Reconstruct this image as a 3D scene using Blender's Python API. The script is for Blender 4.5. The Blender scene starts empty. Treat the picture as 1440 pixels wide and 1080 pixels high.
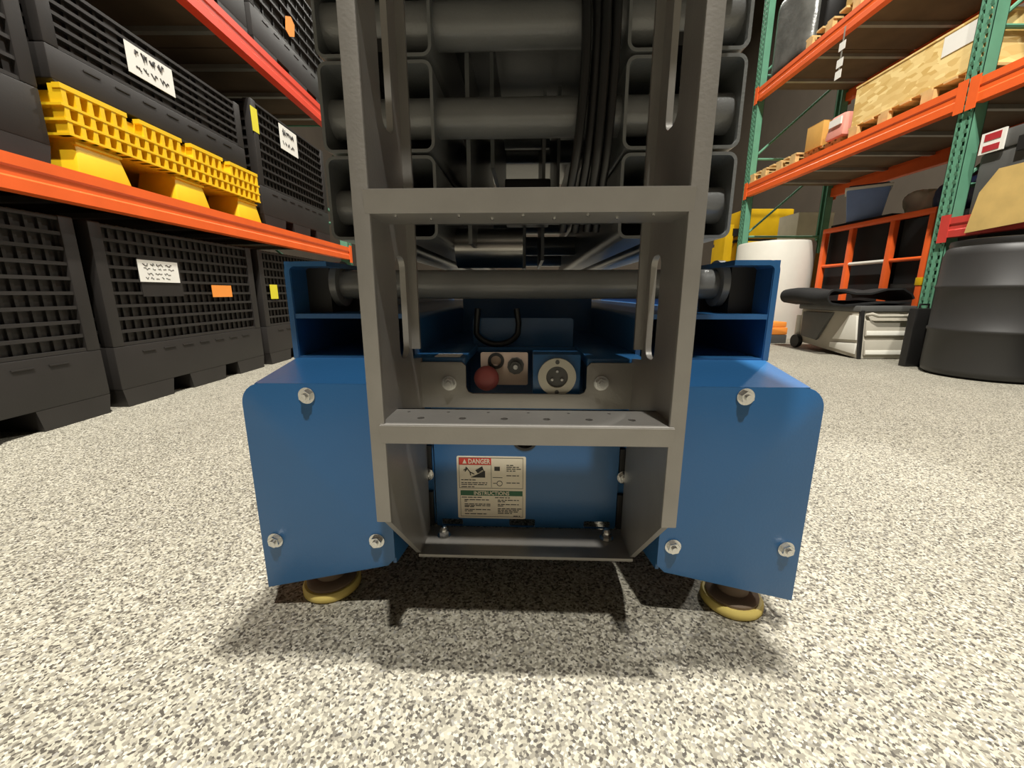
import bpy, bmesh, math, random
from mathutils import Vector, Matrix
from mathutils.geometry import tessellate_polygon
random.seed(7)
SC = bpy.context.scene
COL = SC.collection
PI = math.pi
R = math.radians

# ------------------------------------------------------------------ camera, world, lamps, exposure
cam_d = bpy.data.cameras.new('camera')
cam_d.sensor_fit = 'HORIZONTAL'
cam_d.sensor_width = 36.0
cam_d.lens = 36.0 * 576 / 1440
cam_d.clip_start = 0.02
cam_d.clip_end = 100
cam = bpy.data.objects.new('camera', cam_d)
cam.location = (0, 0, 0.5)
cam.rotation_euler = (R(90 - 12.5), 0, 0)
COL.objects.link(cam)
SC.camera = cam

w = bpy.data.worlds.new('warehouse_air')
SC.world = w
w.use_nodes = True
w.node_tree.nodes['Background'].inputs[0].default_value = (1.0, 0.96, 0.88, 1)
w.node_tree.nodes['Background'].inputs[1].default_value = 0.0

LAMP_SPOTS = [(0.22, 0.25, 680), (0.7, -2.3, 340), (1.8, 11.0, 200), (5.8, 7.0, 260)]
LAMP_Z = 8.0
for lx, ly, e in LAMP_SPOTS:
    ld = bpy.data.lights.new('high_bay_lamp_offscreen', 'AREA')
    ld.shape = 'DISK'
    ld.size = 0.22
    ld.energy = e
    ld.color = (1.0, 0.965, 0.885)
    lo = bpy.data.objects.new('high_bay_lamp_offscreen', ld)
    lo.location = (lx, ly, LAMP_Z)
    COL.objects.link(lo)

SC.view_settings.view_transform = 'Standard'
SC.view_settings.look = 'None'
SC.view_settings.gamma = 1
SC.view_settings.use_curve_mapping = False
SC.view_settings.exposure = 0.75


# ------------------------------------------------------------------ materials
def lin(c):
    c = c / 255.0
    return c / 12.92 if c <= 0.04045 else ((c + 0.055) / 1.055) ** 2.4


def rgb(r, g, b):
    return (lin(r), lin(g), lin(b), 1)


def mat(name, col, rough=0.5, metal=0.0, var=0.12, vscale=9.0, bump=0.0, bscale=120.0, spec=0.5, coat=0.0):
    m = bpy.data.materials.new(name)
    m.use_nodes = True
    nt = m.node_tree
    b = nt.nodes['Principled BSDF']
    b.inputs['Roughness'].default_value = rough
    b.inputs['Metallic'].default_value = metal
    b.inputs['Specular IOR Level'].default_value = spec
    b.inputs['Coat Weight'].default_value = coat
    tc = nt.nodes.new('ShaderNodeTexCoord')
    no = nt.nodes.new('ShaderNodeTexNoise')
    no.inputs['Scale'].default_value = vscale
    no.inputs['Detail'].default_value = 5
    nt.links.new(tc.outputs['Object'], no.inputs['Vector'])
    rp = nt.nodes.new('ShaderNodeValToRGB')
    k = 1 - var
    rp.color_ramp.elements[0].position = 0.3
    rp.color_ramp.elements[1].position = 0.7
    rp.color_ramp.elements[0].color = (col[0] * k, col[1] * k, col[2] * k, 1)
    k = 1 + var
    rp.color_ramp.elements[1].color = (min(1, col[0] * k), min(1, col[1] * k), min(1, col[2] * k), 1)
    nt.links.new(no.outputs['Fac'], rp.inputs['Fac'])
    nt.links.new(rp.outputs['Color'], b.inputs['Base Color'])
    if bump:
        n2 = nt.nodes.new('ShaderNodeTexNoise')
        n2.inputs['Scale'].default_value = bscale
        nt.links.new(tc.outputs['Object'], n2.inputs['Vector'])
        bp = nt.nodes.new('ShaderNodeBump')
        bp.inputs['Strength'].default_value = bump
        bp.inputs['Distance'].default_value = 0.004
        nt.links.new(n2.outputs['Fac'], bp.inputs['Height'])
        nt.links.new(bp.outputs['Normal'], b.inputs['Normal'])
    return m


def floor_mat():
    m = bpy.data.materials.new('flake_floor')
    m.use_nodes = True
    nt = m.node_tree
    b = nt.nodes['Principled BSDF']
    b.inputs['Roughness'].default_value = 0.62
    tc = nt.nodes.new('ShaderNodeTexCoord')
    vo = nt.nodes.new('ShaderNodeTexVoronoi')
    vo.inputs['Scale'].default_value = 300
    nt.links.new(tc.outputs['Object'], vo.inputs['Vector'])
    sp = nt.nodes.new('ShaderNodeSeparateColor')
    nt.links.new(vo.outputs['Color'], sp.inputs['Color'])
    rp = nt.nodes.new('ShaderNodeValToRGB')
    cr = rp.color_ramp
    cr.interpolation = 'CONSTANT'
    stops = [(0, (76, 71, 63)), (0.12, (108, 103, 92)), (0.26, (138, 133, 119)), (0.44, (161, 156, 140)),
             (0.64, (180, 175, 158)), (0.84, (198, 193, 178)), (0.95, (150, 147, 139))]
    cr.elements[0].position = 0
    cr.elements[0].color = rgb(*stops[0][1])
    cr.elements[1].position = stops[1][0]
    cr.elements[1].color = rgb(*stops[1][1])
    for p, c in stops[2:]:
        e = cr.elements.new(p)
        e.color = rgb(*c)
    nt.links.new(sp.outputs[0], rp.inputs['Fac'])
    no = nt.nodes.new('ShaderNodeTexNoise')
    no.inputs['Scale'].default_value = 1.6
    no.inputs['Detail'].default_value = 6
    nt.links.new(tc.outputs['Object'], no.inputs['Vector'])
    mr = nt.nodes.new('ShaderNodeMapRange')
    mr.inputs['From Min'].default_value = 0.3
    mr.inputs['From Max'].default_value = 0.7
    mr.inputs['To Min'].default_value = 0.78
    mr.inputs['To Max'].default_value = 0.93
    nt.links.new(no.outputs['Fac'], mr.inputs['Value'])
    mx = nt.nodes.new('ShaderNodeMix')
    mx.data_type = 'RGBA'
    mx.blend_type = 'MULTIPLY'
    mx.inputs['Factor'].default_value = 1
    nt.links.new(rp.outputs['Color'], mx.inputs['A'])
    nt.links.new(mr.outputs['Result'], mx.inputs['B'])
    nt.links.new(mx.outputs['Result'], b.inputs['Base Color'])
    bp = nt.nodes.new('ShaderNodeBump')
    bp.inputs['Strength'].default_value = 0.25
    bp.inputs['Distance'].default_value = 0.002
    nt.links.new(sp.outputs[1], bp.inputs['Height'])
    nt.links.new(bp.outputs['Normal'], b.inputs['Normal'])
    return m


def osb_mat():
    m = bpy.data.materials.new('strand_board')
    m.use_nodes = True
    nt = m.node_tree
    b = nt.nodes['Principled BSDF']
    b.inputs['Roughness'].default_value = 0.7
    tc = nt.nodes.new('ShaderNodeTexCoord')
    mp = nt.nodes.new('ShaderNodeMapping')
    mp.inputs['Scale'].default_value = (9, 14, 34)
    nt.links.new(tc.outputs['Object'], mp.inputs['Vector'])
    vo = nt.nodes.new('ShaderNodeTexVoronoi')
    vo.inputs['Scale'].default_value = 1.0
    nt.links.new(mp.outputs['Vector'], vo.inputs['Vector'])
    sp = nt.nodes.new('ShaderNodeSeparateColor')
    nt.links.new(vo.outputs['Color'], sp.inputs['Color'])
    rp = nt.nodes.new('ShaderNodeValToRGB')
    rp.color_ramp.elements[0].color = rgb(214, 176, 100)
    rp.color_ramp.elements[1].color = rgb(250, 224, 156)
    nt.links.new(sp.outputs[0], rp.inputs['Fac'])
    nt.links.new(rp.outputs['Color'], b.inputs['Base Color'])
    return m


M = {
    'floor': floor_mat(),
    'wall': mat('painted_block_wall', rgb(78, 69, 58), 0.8, var=0.08, vscale=2),
    'ceiling': mat('ceiling_deck', rgb(120, 114, 104), 0.8, var=0.05, vscale=2),
    'blue': mat('blue_enamel', rgb(46, 98, 148), 0.28, var=0.05, vscale=5, bump=0.05, bscale=260, spec=0.5),
    'ladder': mat('silver_grey_paint', rgb(142, 139, 134), 0.36, metal=0.3, var=0.08, vscale=14, bump=0.05, bscale=240),
    'arm': mat('graphite_paint', rgb(114, 116, 115), 0.30, metal=0.1, var=0.08, vscale=12, bump=0.12, bscale=220),
    'pin': mat('graphite_pin_paint', rgb(120, 121, 120), 0.28, metal=0.1, var=0.08, bump=0.1, bscale=220),
    'steel': mat('zinc_plated_steel', rgb(205, 205, 203), 0.25, metal=1.0, var=0.06, vscale=40),
    'chrome': mat('polished_rod', rgb(214, 212, 208), 0.30, metal=1.0, var=0.03),
    'black': mat('black_plastic', rgb(30, 29, 28), 0.45, var=0.15),
    'blackr': mat('black_rubber', rgb(24, 24, 24), 0.35, var=0.15, spec=0.6),
    'blackm': mat('matt_black_fabric', rgb(19, 19, 19), 0.8, var=0.2),
    'bin': mat('charcoal_bin_plastic', rgb(39, 36, 34), 0.5, var=0.15, vscale=5, bump=0.05),
    'drum': mat('dark_drum_plastic', rgb(46, 45, 44), 0.5, var=0.08, vscale=4),
    'yellow': mat('yellow_pallet_plastic', rgb(240, 196, 30), 0.45, var=0.06),
    'yellowm': mat('yellow_machine_paint', rgb(222, 178, 20), 0.4, var=0.1, vscale=4),
    'orange': mat('orange_rack_paint', rgb(240, 102, 42), 0.42, var=0.06, vscale=7),
    'redor': mat('red_orange_rack_paint', rgb(232, 74, 48), 0.42, var=0.06, vscale=7),
    'redbeam': mat('faded_red_rack_paint', rgb(196, 62, 54), 0.5, var=0.08, vscale=7),
    'green': mat('green_rack_paint', rgb(96, 150, 122), 0.5, var=0.1, vscale=8),
    'deck': mat('brown_shelf_board', rgb(104, 84, 62), 0.8, var=0.2, vscale=4),
    'galv': mat('galvanised_bar', rgb(168, 165, 155), 0.45, metal=0.5, var=0.1),
    'wood': mat('pallet_pine', rgb(214, 178, 118), 0.75, var=0.15, vscale=12),
    'osb': osb_mat(),
    'card': mat('brown_cardboard', rgb(208, 158, 78), 0.8, var=0.06),
    'tan': mat('tan_board', rgb(206, 174, 104), 0.8, var=0.12, vscale=8),
    'cream': mat('cream_carton', rgb(214, 206, 182), 0.75, var=0.05),
    'white': mat('white_plastic', rgb(222, 219, 208), 0.45, var=0.03),
    'offwhite': mat('ivory_ring_plastic', rgb(208, 204, 188), 0.4, var=0.03),
    'paper': mat('white_paper', rgb(236, 234, 226), 0.7, var=0.02),
    'label': mat('cream_label_film', rgb(236, 226, 204), 0.45, var=0.01),
    'ink': mat('dark_ink', rgb(58, 56, 54), 0.7, var=0.02),
    'inkred': mat('red_ink', rgb(206, 66, 54), 0.5, var=0.02),
    'inkgreen': mat('green_ink', rgb(40, 98, 64), 0.5, var=0.02),
    'tag_o': mat('orange_tag_card', rgb(244, 150, 60), 0.7, var=0.03),
    'tag_y': mat('yellow_tag_card', rgb(226, 214, 50), 0.6, var=0.03),
    'pink': mat('pink_wrap', rgb(224, 150, 134), 0.6, var=0.1),
    'redc': mat('red_label_card', rgb(176, 42, 48), 0.6, var=0.05),
    'redbtn': mat('dusty_red_plastic', rgb(166, 84, 82), 0.5, var=0.06),
    'beige': mat('beige_metal_plate', rgb(186, 164, 146), 0.45, metal=0.2, var=0.06),
    'grey_lt': mat('light_grey_plastic', rgb(178, 172, 158), 0.5, var=0.05),
    'grey_dk': mat('dark_grey_plastic', rgb(88, 88, 86), 0.5, var=0.08),
    'totebl': mat('blue_tote_plastic', rgb(122, 148, 198), 0.4, var=0.05),
    'totedk': mat('navy_tote_plastic', rgb(40, 50, 84), 0.4, var=0.05),
    'padtop': mat('brown_pad_top', rgb(116, 98, 80), 0.7, var=0.12),
    'padrim': mat('yellow_pad_rubber', rgb(222, 200, 112), 0.55, var=0.06),
    'bag': mat('pale_plastic_bag', rgb(214, 206, 190), 0.5, var=0.12),
    'wrapm': mat('grey_shrink_wrap', rgb(98, 98, 94), 0.25, var=0.3, vscale=7, bump=1.0, bscale=14),
    'tire': mat('grey_tire', rgb(170, 168, 160), 0.7, var=0.06),
}


# ------------------------------------------------------------------ mesh helpers
class MB:
    def __init__(s):
        s.v = []
        s.f = []

    def add(s, vs, fs):
        n = len(s.v)
        s.v += [tuple(a) for a in vs]
        s.f += [tuple(i + n for i in q) for q in fs]
        return s

    def hexa(s, p):
        return s.add(p, [(0, 3, 2, 1), (4, 5, 6, 7), (0, 1, 5, 4), (1, 2, 6, 5), (2, 3, 7, 6), (3, 0, 4, 7)])

    def box(s, x0, x1, y0, y1, z0, z1):
        return s.hexa([(x0, y0, z0), (x1, y0, z0), (x1, y1, z0), (x0, y1, z0),
                       (x0, y0, z1), (x1, y0, z1), (x1, y1, z1), (x0, y1, z1)])

    def taper(s, cx, cy, z0, z1, wx0, wy0, wx1, wy1):
        return s.hexa([(cx - wx0, cy - wy0, z0), (cx + wx0, cy - wy0, z0), (cx + wx0, cy + wy0, z0), (cx - wx0, cy + wy0, z0),
                       (cx - wx1, cy - wy1, z1), (cx + wx1, cy - wy1, z1), (cx + wx1, cy + wy1, z1), (cx - wx1, cy + wy1, z1)])

    def cyl(s, p0, p1, r, n=20, r1=None):
        p0, p1 = Vector(p0), Vector(p1)
        d = (p1 - p0).normalized()
        a = d.orthogonal().normalized()
        b = d.cross(a)
        r1 = r if r1 is None else r1
        vs = []
        for p, q in ((p0, r), (p1, r1)):
            for i in range(n):
                t = 2 * PI * i / n
                vs.append(p + (a * math.cos(t) + b * math.sin(t)) * q)
        fs = [(i, (i + 1) % n, n + (i + 1) % n, n + i) for i in range(n)]
        fs += [tuple(range(n))[::-1], tuple(range(n, 2 * n))]
        return s.add(vs, fs)

    def ring(s, p0, p1, r, ri, n=28):
        p0, p1 = Vector(p0), Vector(p1)
        d = (p1 - p0).normalized()
        a = d.orthogonal().normalized()
        b = d.cross(a)
        vs = []
        for p, q in ((p0, r), (p1, r), (p1, ri), (p0, ri)):
            for i in range(n):
                t = 2 * PI * i / n
                vs.append(p + (a * math.cos(t) + b * math.sin(t)) * q)
        fs = []
        for k in range(4):
            k2 = (k + 1) % 4
            for i in range(n):
                j = (i + 1) % n
                fs.append((k * n + i, k * n + j, k2 * n + j, k2 * n + i))
        return s.add(vs, fs)

    def tube(s, pts, r, n=10):
        pts = [Vector(p) for p in pts]
        vs = []
        prev = None
        for i, p in enumerate(pts):
            d = (pts[min(i + 1, len(pts) - 1)] - pts[max(i - 1, 0)]).normalized()
            a = d.orthogonal().normalized() if prev is None else (prev - d * prev.dot(d)).normalized()
            prev = a
            b = d.cross(a)
            for k in range(n):
                t = 2 * PI * k / n
                vs.append(p + (a * math.cos(t) + b * math.sin(t)) * r)
        fs = []
        for i in range(len(pts) - 1):
            for k in range(n):
                j = (k + 1) % n
                fs.append((i * n + k, i * n + j, (i + 1) * n + j, (i + 1) * n + k))
        m = (len(pts) - 1) * n
        fs += [tuple(range(n))[::-1], tuple(range(m, m + n))]
        return s.add(vs, fs)

    def lathe(s, prof, c=(0, 0, 0), n=32):
        vs = []
        for r, z in prof:
            for i in range(n):
                t = 2 * PI * i / n
                vs.append((c[0] + r * math.cos(t), c[1] + r * math.sin(t), c[2] + z))
        fs = []
        for k in range(len(prof) - 1):
            for i in range(n):
                j = (i + 1) % n
                fs.append((k * n + i, k * n + j, (k + 1) * n + j, (k + 1) * n + i))
        m = (len(prof) - 1) * n
        fs += [tuple(range(n))[::-1], tuple(range(m, m + n))]
        return s.add(vs, fs)

    def plate(s, outer, holes, axis, t0, t1):
        """polygon with holes, given in the plane across the axis, thickened from t0 to t1"""
        def pt(u, v, t):
            return {'x': (t, u, v), 'y': (u, t, v), 'z': (u, v, t)}[axis]
        loops = [outer] + list(holes)
        tri = tessellate_polygon([[Vector((u, v, 0)) for u, v in lp] for lp in loops])
        flat = [p for lp in loops for p in lp]
        n = len(flat)
        vs = [pt(u, v, t0) for u, v in flat] + [pt(u, v, t1) for u, v in flat]
        fs = [tuple(t) for t in tri] + [tuple(i + n for i in t)[::-1] for t in tri]
        o = 0
        for lp in loops:
            k = len(lp)
            for i in range(k):
                j = (i + 1) % k
                fs.append((o + i, o + j, n + o + j, n + o + i))
            o += k
        return s.add(vs, fs)

    def build(s, name, m, parent=None, smooth=None, bevel=0, loc=None):
        me = bpy.data.meshes.new(name)
        me.from_pydata(s.v, [], s.f)
        bm = bmesh.new()
        bm.from_mesh(me)
        bmesh.ops.recalc_face_normals(bm, faces=bm.faces)
        if bevel:
            bmesh.ops.remove_doubles(bm, verts=bm.verts, dist=1e-5)
            es = [e for e in bm.edges if len(e.link_faces) == 2 and e.calc_face_angle(0) > 0.6]
            bmesh.ops.bevel(bm, geom=es, offset=bevel, segments=2, profile=0.6, affect='EDGES', clamp_overlap=True)
        bm.to_mesh(me)
        bm.free()
        if smooth is None and bevel:
            smooth = 40
        if smooth:
            me.polygons.foreach_set('use_smooth', [True] * len(me.polygons))
            me.set_sharp_from_angle(angle=R(smooth))
        me.materials.append(M[m] if isinstance(m, str) else m)
        o = bpy.data.objects.new(name, me)
        COL.objects.link(o)
        if parent:
            o.parent = parent
        if loc:
            o.location = loc
        return o


def rrect(x0, x1, y0, y1, r, n=5, corners=(1, 1, 1, 1)):
    """rounded rectangle, corners bl br tr tl"""
    P = []
    for (cx, cy, a0, on) in ((x0, y0, 180, corners[0]), (x1, y0, 270, corners[1]), (x1, y1, 0, corners[2]), (x0, y1, 90, corners[3])):
        if not on:
            P.append((cx, cy))
            continue
        ox = cx + (r if cx == x0 else -r)
        oy = cy + (r if cy == y0 else -r)
        for i in range(n + 1):
            a = R(a0 + 90 * i / n)
            P.append((ox + r * math.cos(a), oy + r * math.sin(a)))
    return P


def circ(cx, cy, r, n=12, sy=1.0):
    return [(cx + r * math.cos(2 * PI * i / n), cy + r * sy * math.sin(2 * PI * i / n)) for i in range(n)]


def tag(o, label=None, cat=None, group=None, kind=None):
    if label:
        o['label'] = label
    if cat:
        o['category'] = cat
    if group:
        o['group'] = group
    if kind:
        o['kind'] = kind
    return o


def thing(name, label, cat, loc=(0, 0, 0), rz=0, group=None):
    o = bpy.data.objects.new(name, None)
    o.empty_display_size = 0.1
    COL.objects.link(o)
    o.location = loc
    o.rotation_euler = (0, 0, rz)
    return tag(o, label, cat, group)


def twin(o, parent, loc=None, rot=None):
    c = o.copy()
    COL.objects.link(c)
    c.parent = parent
    if loc:
        c.location = loc
    if rot:
        c.rotation_euler = rot
    return c


def copy_tree(o, parent=None):
    kids = list(o.children)
    c = o.copy()
    COL.objects.link(c)
    c.parent = parent
    for k in kids:
        copy_tree(k, c)
    return c


def text(name, body, size, m, parent, loc, rot, bold=0.0, sx=1.0):
    cu = bpy.data.curves.new(name, 'FONT')
    cu.body = body
    cu.size = size
    cu.align_x = 'CENTER'
    cu.align_y = 'CENTER'
    cu.offset = bold
    cu.resolution_u = 2
    to = bpy.data.objects.new('tmp', cu)
    COL.objects.link(to)
    me = bpy.data.meshes.new_from_object(to.evaluated_get(bpy.context.evaluated_depsgraph_get()))
    bpy.data.objects.remove(to)
    me.materials.clear()
    me.materials.append(M[m])
    o = bpy.data.objects.new(name, me)
    COL.objects.link(o)
    o.parent = parent
    o.location = loc
    o.rotation_euler = rot
    o.scale = (sx, 1, 1)
    return o


# ------------------------------------------------------------------ the setting
def struct(name, mb, m, label):
    o = mb.build(name, m)
    tag(o, label, None, None, 'structure')
    return o


XL, XR, YF, YB, ZC = -4.6, 7.2, -6.0, 15.0, 9.2
struct('floor', MB().box(XL, XR, YF, YB, -0.1, 0), 'floor', 'beige speckled flake floor of the warehouse')
struct('wall_left', MB().box(XL - 0.2, XL, YF, YB, 0, ZC), 'wall', 'pale painted wall behind the black bins')
struct('wall_right', MB().box(XR, XR + 0.2, YF, YB, 0, ZC), 'wall', 'pale painted wall beyond the rack with the crate')
struct('wall_back', MB().box(XL - 0.2, XR + 0.2, YB, YB + 0.2, 0, ZC), 'wall', 'pale painted wall at the end of the aisle')
struct('wall_front', MB().box(XL - 0.2, XR + 0.2, YF - 0.2, YF, 0, ZC), 'wall', 'pale painted wall at the near end of the aisle')
struct('ceiling', MB().box(XL - 0.2, XR + 0.2, YF - 0.2, YB + 0.2, ZC, ZC + 0.1), 'ceiling', 'pale ceiling deck above the aisle')

# ------------------------------------------------------------------ scissor lift
lift = thing('scissor_lift', 'blue scissor lift with grey ladder and stacked graphite arms', 'lift', (0.019, 0.5505, 0), R(-2.1))

# bolt master (hex bolt with washer, axis towards -y)
def bolt_mesh():
    mb = MB()
    mb.cyl((0, 0, 0), (0, -0.0022, 0), 0.0118, 24)
    mb.cyl((0, -0.0022, 0), (0, -0.0085, 0), 0.0088, 6)
    mb.cyl((0, -0.0085, 0), (0, -0.012, 0), 0.0045, 12)
    return mb


bolt0 = None


def bolt(parent, x, y, z, rot=(0, 0, 0)):
    global bolt0
    if bolt0 is None:
        bolt0 = bolt_mesh().build('bolt', 'steel', parent, smooth=30, loc=(x, y, z))
        bolt0.rotation_euler = rot
        return bolt0
    return twin(bolt0, parent, (x, y, z), rot)


# two rear cover panels with returned flanges
for sgn in (-1, 1):
    out, inn = 0.405, 0.199
    zt, zo, zi = 0.376, 0.044, 0.090
    P = [(inn + 0.012, zi - 0.002), (out + 0.001, zo), (out, zt - 0.03)]
    for i in range(1, 7):
        a = R(90 * i / 6)
        P.append((out - 0.03 + 0.03 * math.cos(a), zt - 0.03 + 0.03 * math.sin(a)))
    P += [(inn, zt), (inn, zi + 0.010)]
    P = [(sgn * u, v) for u, v in P]
    pan = MB().plate(P, [], 'y', 0, 0.005).build('cover_panel', 'blue', lift, bevel=0.0012)
    # sloping top of the box behind the panel
    x0, x1 = sgn * inn, sgn * (out - 0.022)
    xw = sgn * (out + 0.0)
    MB().hexa([(x0, 0.005, zt - 0.006), (x1, 0.005, zt - 0.006), (xw, 0.16, 0.384), (x0, 0.16, 0.384),
               (x0, 0.0, zt), (x1, 0.0, zt), (xw, 0.16, 0.390), (x0, 0.16, 0.390)]).build('panel_top', 'blue', lift)
    MB().hexa([(sgn * inn, 0.005, zi), (sgn * (inn + 0.005), 0.005, zi), (sgn * (inn - 0.012), 0.13, zi), (sgn * (inn - 0.017), 0.13, zi),
               (sgn * inn, 0.005, zt - 0.006), (sgn * (inn + 0.005), 0.005, zt - 0.006), (sgn * (inn - 0.012), 0.13, zt), (sgn * (inn - 0.017), 0.13, zt)
               ]).build('panel_return', 'blue', lift)
    MB().box(sgn * 0.398 - 0.003, sgn * 0.398 + 0.003, 0.006, 0.16, 0.075, 0.345).build('panel_side', 'blue', lift)
    bl = [(-0.309, 0.359), (-0.383, 0.129), (-0.225, 0.132)] if sgn < 0 else [(0.298, 0.363), (0.220, 0.133), (0.384, 0.133)]
    for bx, bz in bl:
        bolt(pan, bx, 0, bz, (0, random.uniform(0, 1), 0))
    # foot pad on its stem
    px, py = (-0.335, 0.062) if sgn < 0 else (0.343, 0.050)
    pad = MB().lathe([(0.044, 0.0), (0.047, 0.003), (0.047, 0.012), (0.044, 0.016), (0.040, 0.016)], (px, py, 0), 36).build('foot_pad', 'padrim', lift, smooth=50)
    MB().lathe([(0.040, 0.0155), (0.040, 0.020), (0.036, 0.024), (0.024, 0.026), (0.022, 0.20)], (px, py, 0), 28).build('pad_stem', 'padtop', pad, smooth=40)

# chassis: side plates with an inturned lip, shelves and box channels
for sgn in (-1, 1):
    o, t = 0.408, 0.010
    MB().plate([(0.15, 0.388), (1.72, 0.388), (1.72, 0.552), (0.15, 0.552)], [], 'x', sgn * o, sgn * (o - t)).build('chassis_side', 'blue', lift)
    # upper rounded corner and lip seen end-on
    pr = []
    for i in range(7):
        a = R(90 * i / 6)
        pr.append((sgn * (o - 0.018 + 0.018 * math.cos(a)), 0.536 + 0.016 * math.sin(a)))
    pr2 = []
    for i in range(7):
        a = R(90 - 90 * i / 6)
        pr2.append((sgn * (o - 0.018 + 0.009 * math.cos(a)), 0.536 + 0.008 * math.sin(a)))
    prof = [(sgn * o, 0.388)] + pr + [(sgn * 0.335, 0.552), (sgn * 0.335, 0.544)] + pr2 + [(sgn * (o - 0.009), 0.388)]
    MB().plate(prof, [], 'y', 0.148, 0.30).build('side_frame', 'blue', lift, smooth=40)
    # shelf and rounded inner wall of the box channel
    so, si = o - 0.010, 0.186
    sh = [(sgn * so, 0.4655), (sgn * (si + 0.012), 0.4655)]
    for i in range(1, 6):
        a = R(90 * i / 5)
        sh.append((sgn * (si + 0.012 - 0.012 * math.sin(a)), 0.4535 + 0.012 * math.cos(a)))
    sh += [(sgn * si, 0.39), (sgn * (si + 0.008), 0.39), (sgn * (si + 0.008), 0.452), (sgn * (si + 0.014), 0.4575), (sgn * so, 0.4575)]
    MB().plate(sh, [], 'y', 0.150, 1.70).build('channel_shelf', 'blue', lift)
    MB().box(min(sgn * so, sgn * si), max(sgn * so, sgn * si), 0.15, 1.70, 0.386, 0.392).build('channel_floor', 'blue', lift)
    MB().box(min(sgn * 0.396, sgn * 0.335), max(sgn * 0.396, sgn * 0.335), 0.27, 0.28, 0.466, 0.54).build('end_cap', 'black', lift)
    MB().box(min(sgn * so, sgn * 0.196), max(sgn * so, sgn * 0.196), 0.62, 0.63, 0.392, 0.457).build('channel_bulkhead', 'blue', lift)
    # lower body side and wheels
    MB().box(min(sgn * 0.40, sgn * 0.17), max(sgn * 0.40, sgn * 0.17), 0.50, 1.28, 0.10, 0.385).build('tray_body', 'blue', lift, bevel=0.006)
    for wy in (0.34, 1.50):
        wh = MB()
        wh.lathe([(0.07, -0.05), (0.145, -0.05), (0.16, -0.04), (0.16, 0.04), (0.145, 0.05), (0.07, 0.05)], n=40)
        wo = wh.build('wheel', 'tire', lift, smooth=40, loc=(sgn * 0.335, wy, 0.16))
        wo.rotation_euler = (0, PI / 2, 0)
        hb = MB().lathe([(0.02, -0.045), (0.071, -0.045), (0.071, 0.045), (0.02, 0.045)], n=24).build('hub', 'grey_dk', wo, smooth=40)

# centre floor, deep bulkhead, control bay
MB().box(-0.186, 0.186, 0.285, 1.70, 0.386, 0.392).build('centre_tray', 'blue', lift)
MB().box(-0.186, 0.186, 0.66, 0.67, 0.10, 0.54).build('rear_bulkhead', 'blue', lift)
bp = MB().plate(rrect(-0.111, 0.096, 0.380, 0.450, 0.006), [], 'y', 0.300, 0.304).build('blue_guard_plate', 'blue', lift, smooth=30)
cab = []
for i in range(15):
    a = R(200 + 140 * i / 14)
    cab.append((-0.060 + 0.045 * math.cos(a), 0.285, 0.432 + 0.034 * math.sin(a)))
cab = [(-0.098, 0.283, 0.47), (-0.101, 0.284, 0.44)] + cab + [(-0.016, 0.284, 0.44), (-0.02, 0.283, 0.47)]
MB().tube(cab, 0.006).build('cable_loop', 'blackr', lift, smooth=60)

# blue rim either side of the control bay
for x0, x1 in ((-0.19, -0.100), (0.098, 0.19)):
    MB().box(x0, x1, 0.100, 0.285, 0.384, 0.398).build('bay_rim', 'blue', lift, bevel=0.002)
MB().box(-0.150, -0.108, 0.108, 0.142, 0.3981, 0.3987).build('rim_label', 'paper', lift)
# control plate with stop button and key switch
cp = MB().plate(rrect(-0.079, 0.003, 0.343, 0.400, 0.003), [], 'y', 0.150, 0.154).build('control_plate', 'beige', lift)
stop = MB()
stop.cyl((-0.064, 0.150, 0.366), (-0.064, 0.125, 0.366), 0.010)
stop.build('button_stem', 'black', cp, smooth=40)
sb = MB().lathe([(0.012, 0.0), (0.0205, 0.002), (0.021, 0.008), (0.018, 0.013), (0.010, 0.016)], n=28).build('stop_button', 'redbtn', cp, smooth=60, loc=(-0.066, 0.125, 0.361))
sb.rotation_euler = (PI / 2, 0, 0)
ks = MB()
ks.ring((-0.052, 0.150, 0.386), (-0.052, 0.144, 0.386), 0.014, 0.009)
ks.build('button_collar', 'black', cp, smooth=40)
ks = MB()
ks.cyl((-0.018, 0.150, 0.378), (-0.018, 0.140, 0.378), 0.0145, 10)
ks.cyl((-0.018, 0.140, 0.378), (-0.018, 0.132, 0.378), 0.009, 14)
ks.build('key_switch', 'grey_dk', cp, smooth=30)
MB().cyl((-0.018, 0.132, 0.378), (-0.018, 0.129, 0.378), 0.004, 12).build('key_barrel', 'steel', cp, smooth=30)
# power inlet
ib = MB().box(0.011, 0.088, 0.104, 0.150, 0.331, 0.404).build('inlet_box', 'blue', lift, bevel=0.002)
MB().ring((0.050, 0.1045, 0.368), (0.050, 0.097, 0.368), 0.0305, 0.0175, 40).build('inlet_ring', 'offwhite', ib, smooth=40)
MB().cyl((0.050, 0.104, 0.368), (0.050, 0.1015, 0.368), 0.0178, 28).build('inlet_face', 'grey_dk', ib, smooth=40)
for a in (90, 210, 330):
    MB().cyl((0.050 + 0.009 * math.cos(R(a)), 0.1016, 0.368 + 0.009 * math.sin(R(a))), (0.050 + 0.009 * math.cos(R(a)), 0.0975, 0.368 + 0.009 * math.sin(R(a))), 0.0022, 10).build('inlet_prong', 'steel', ib, smooth=40)
for dz in (-0.0245, 0.0245):
    MB().cyl((0.050, 0.0972, 0.368 + dz), (0.050, 0.0955, 0.368 + dz), 0.0034, 12).build('ring_screw', 'grey_dk', ib, smooth=40)

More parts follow.
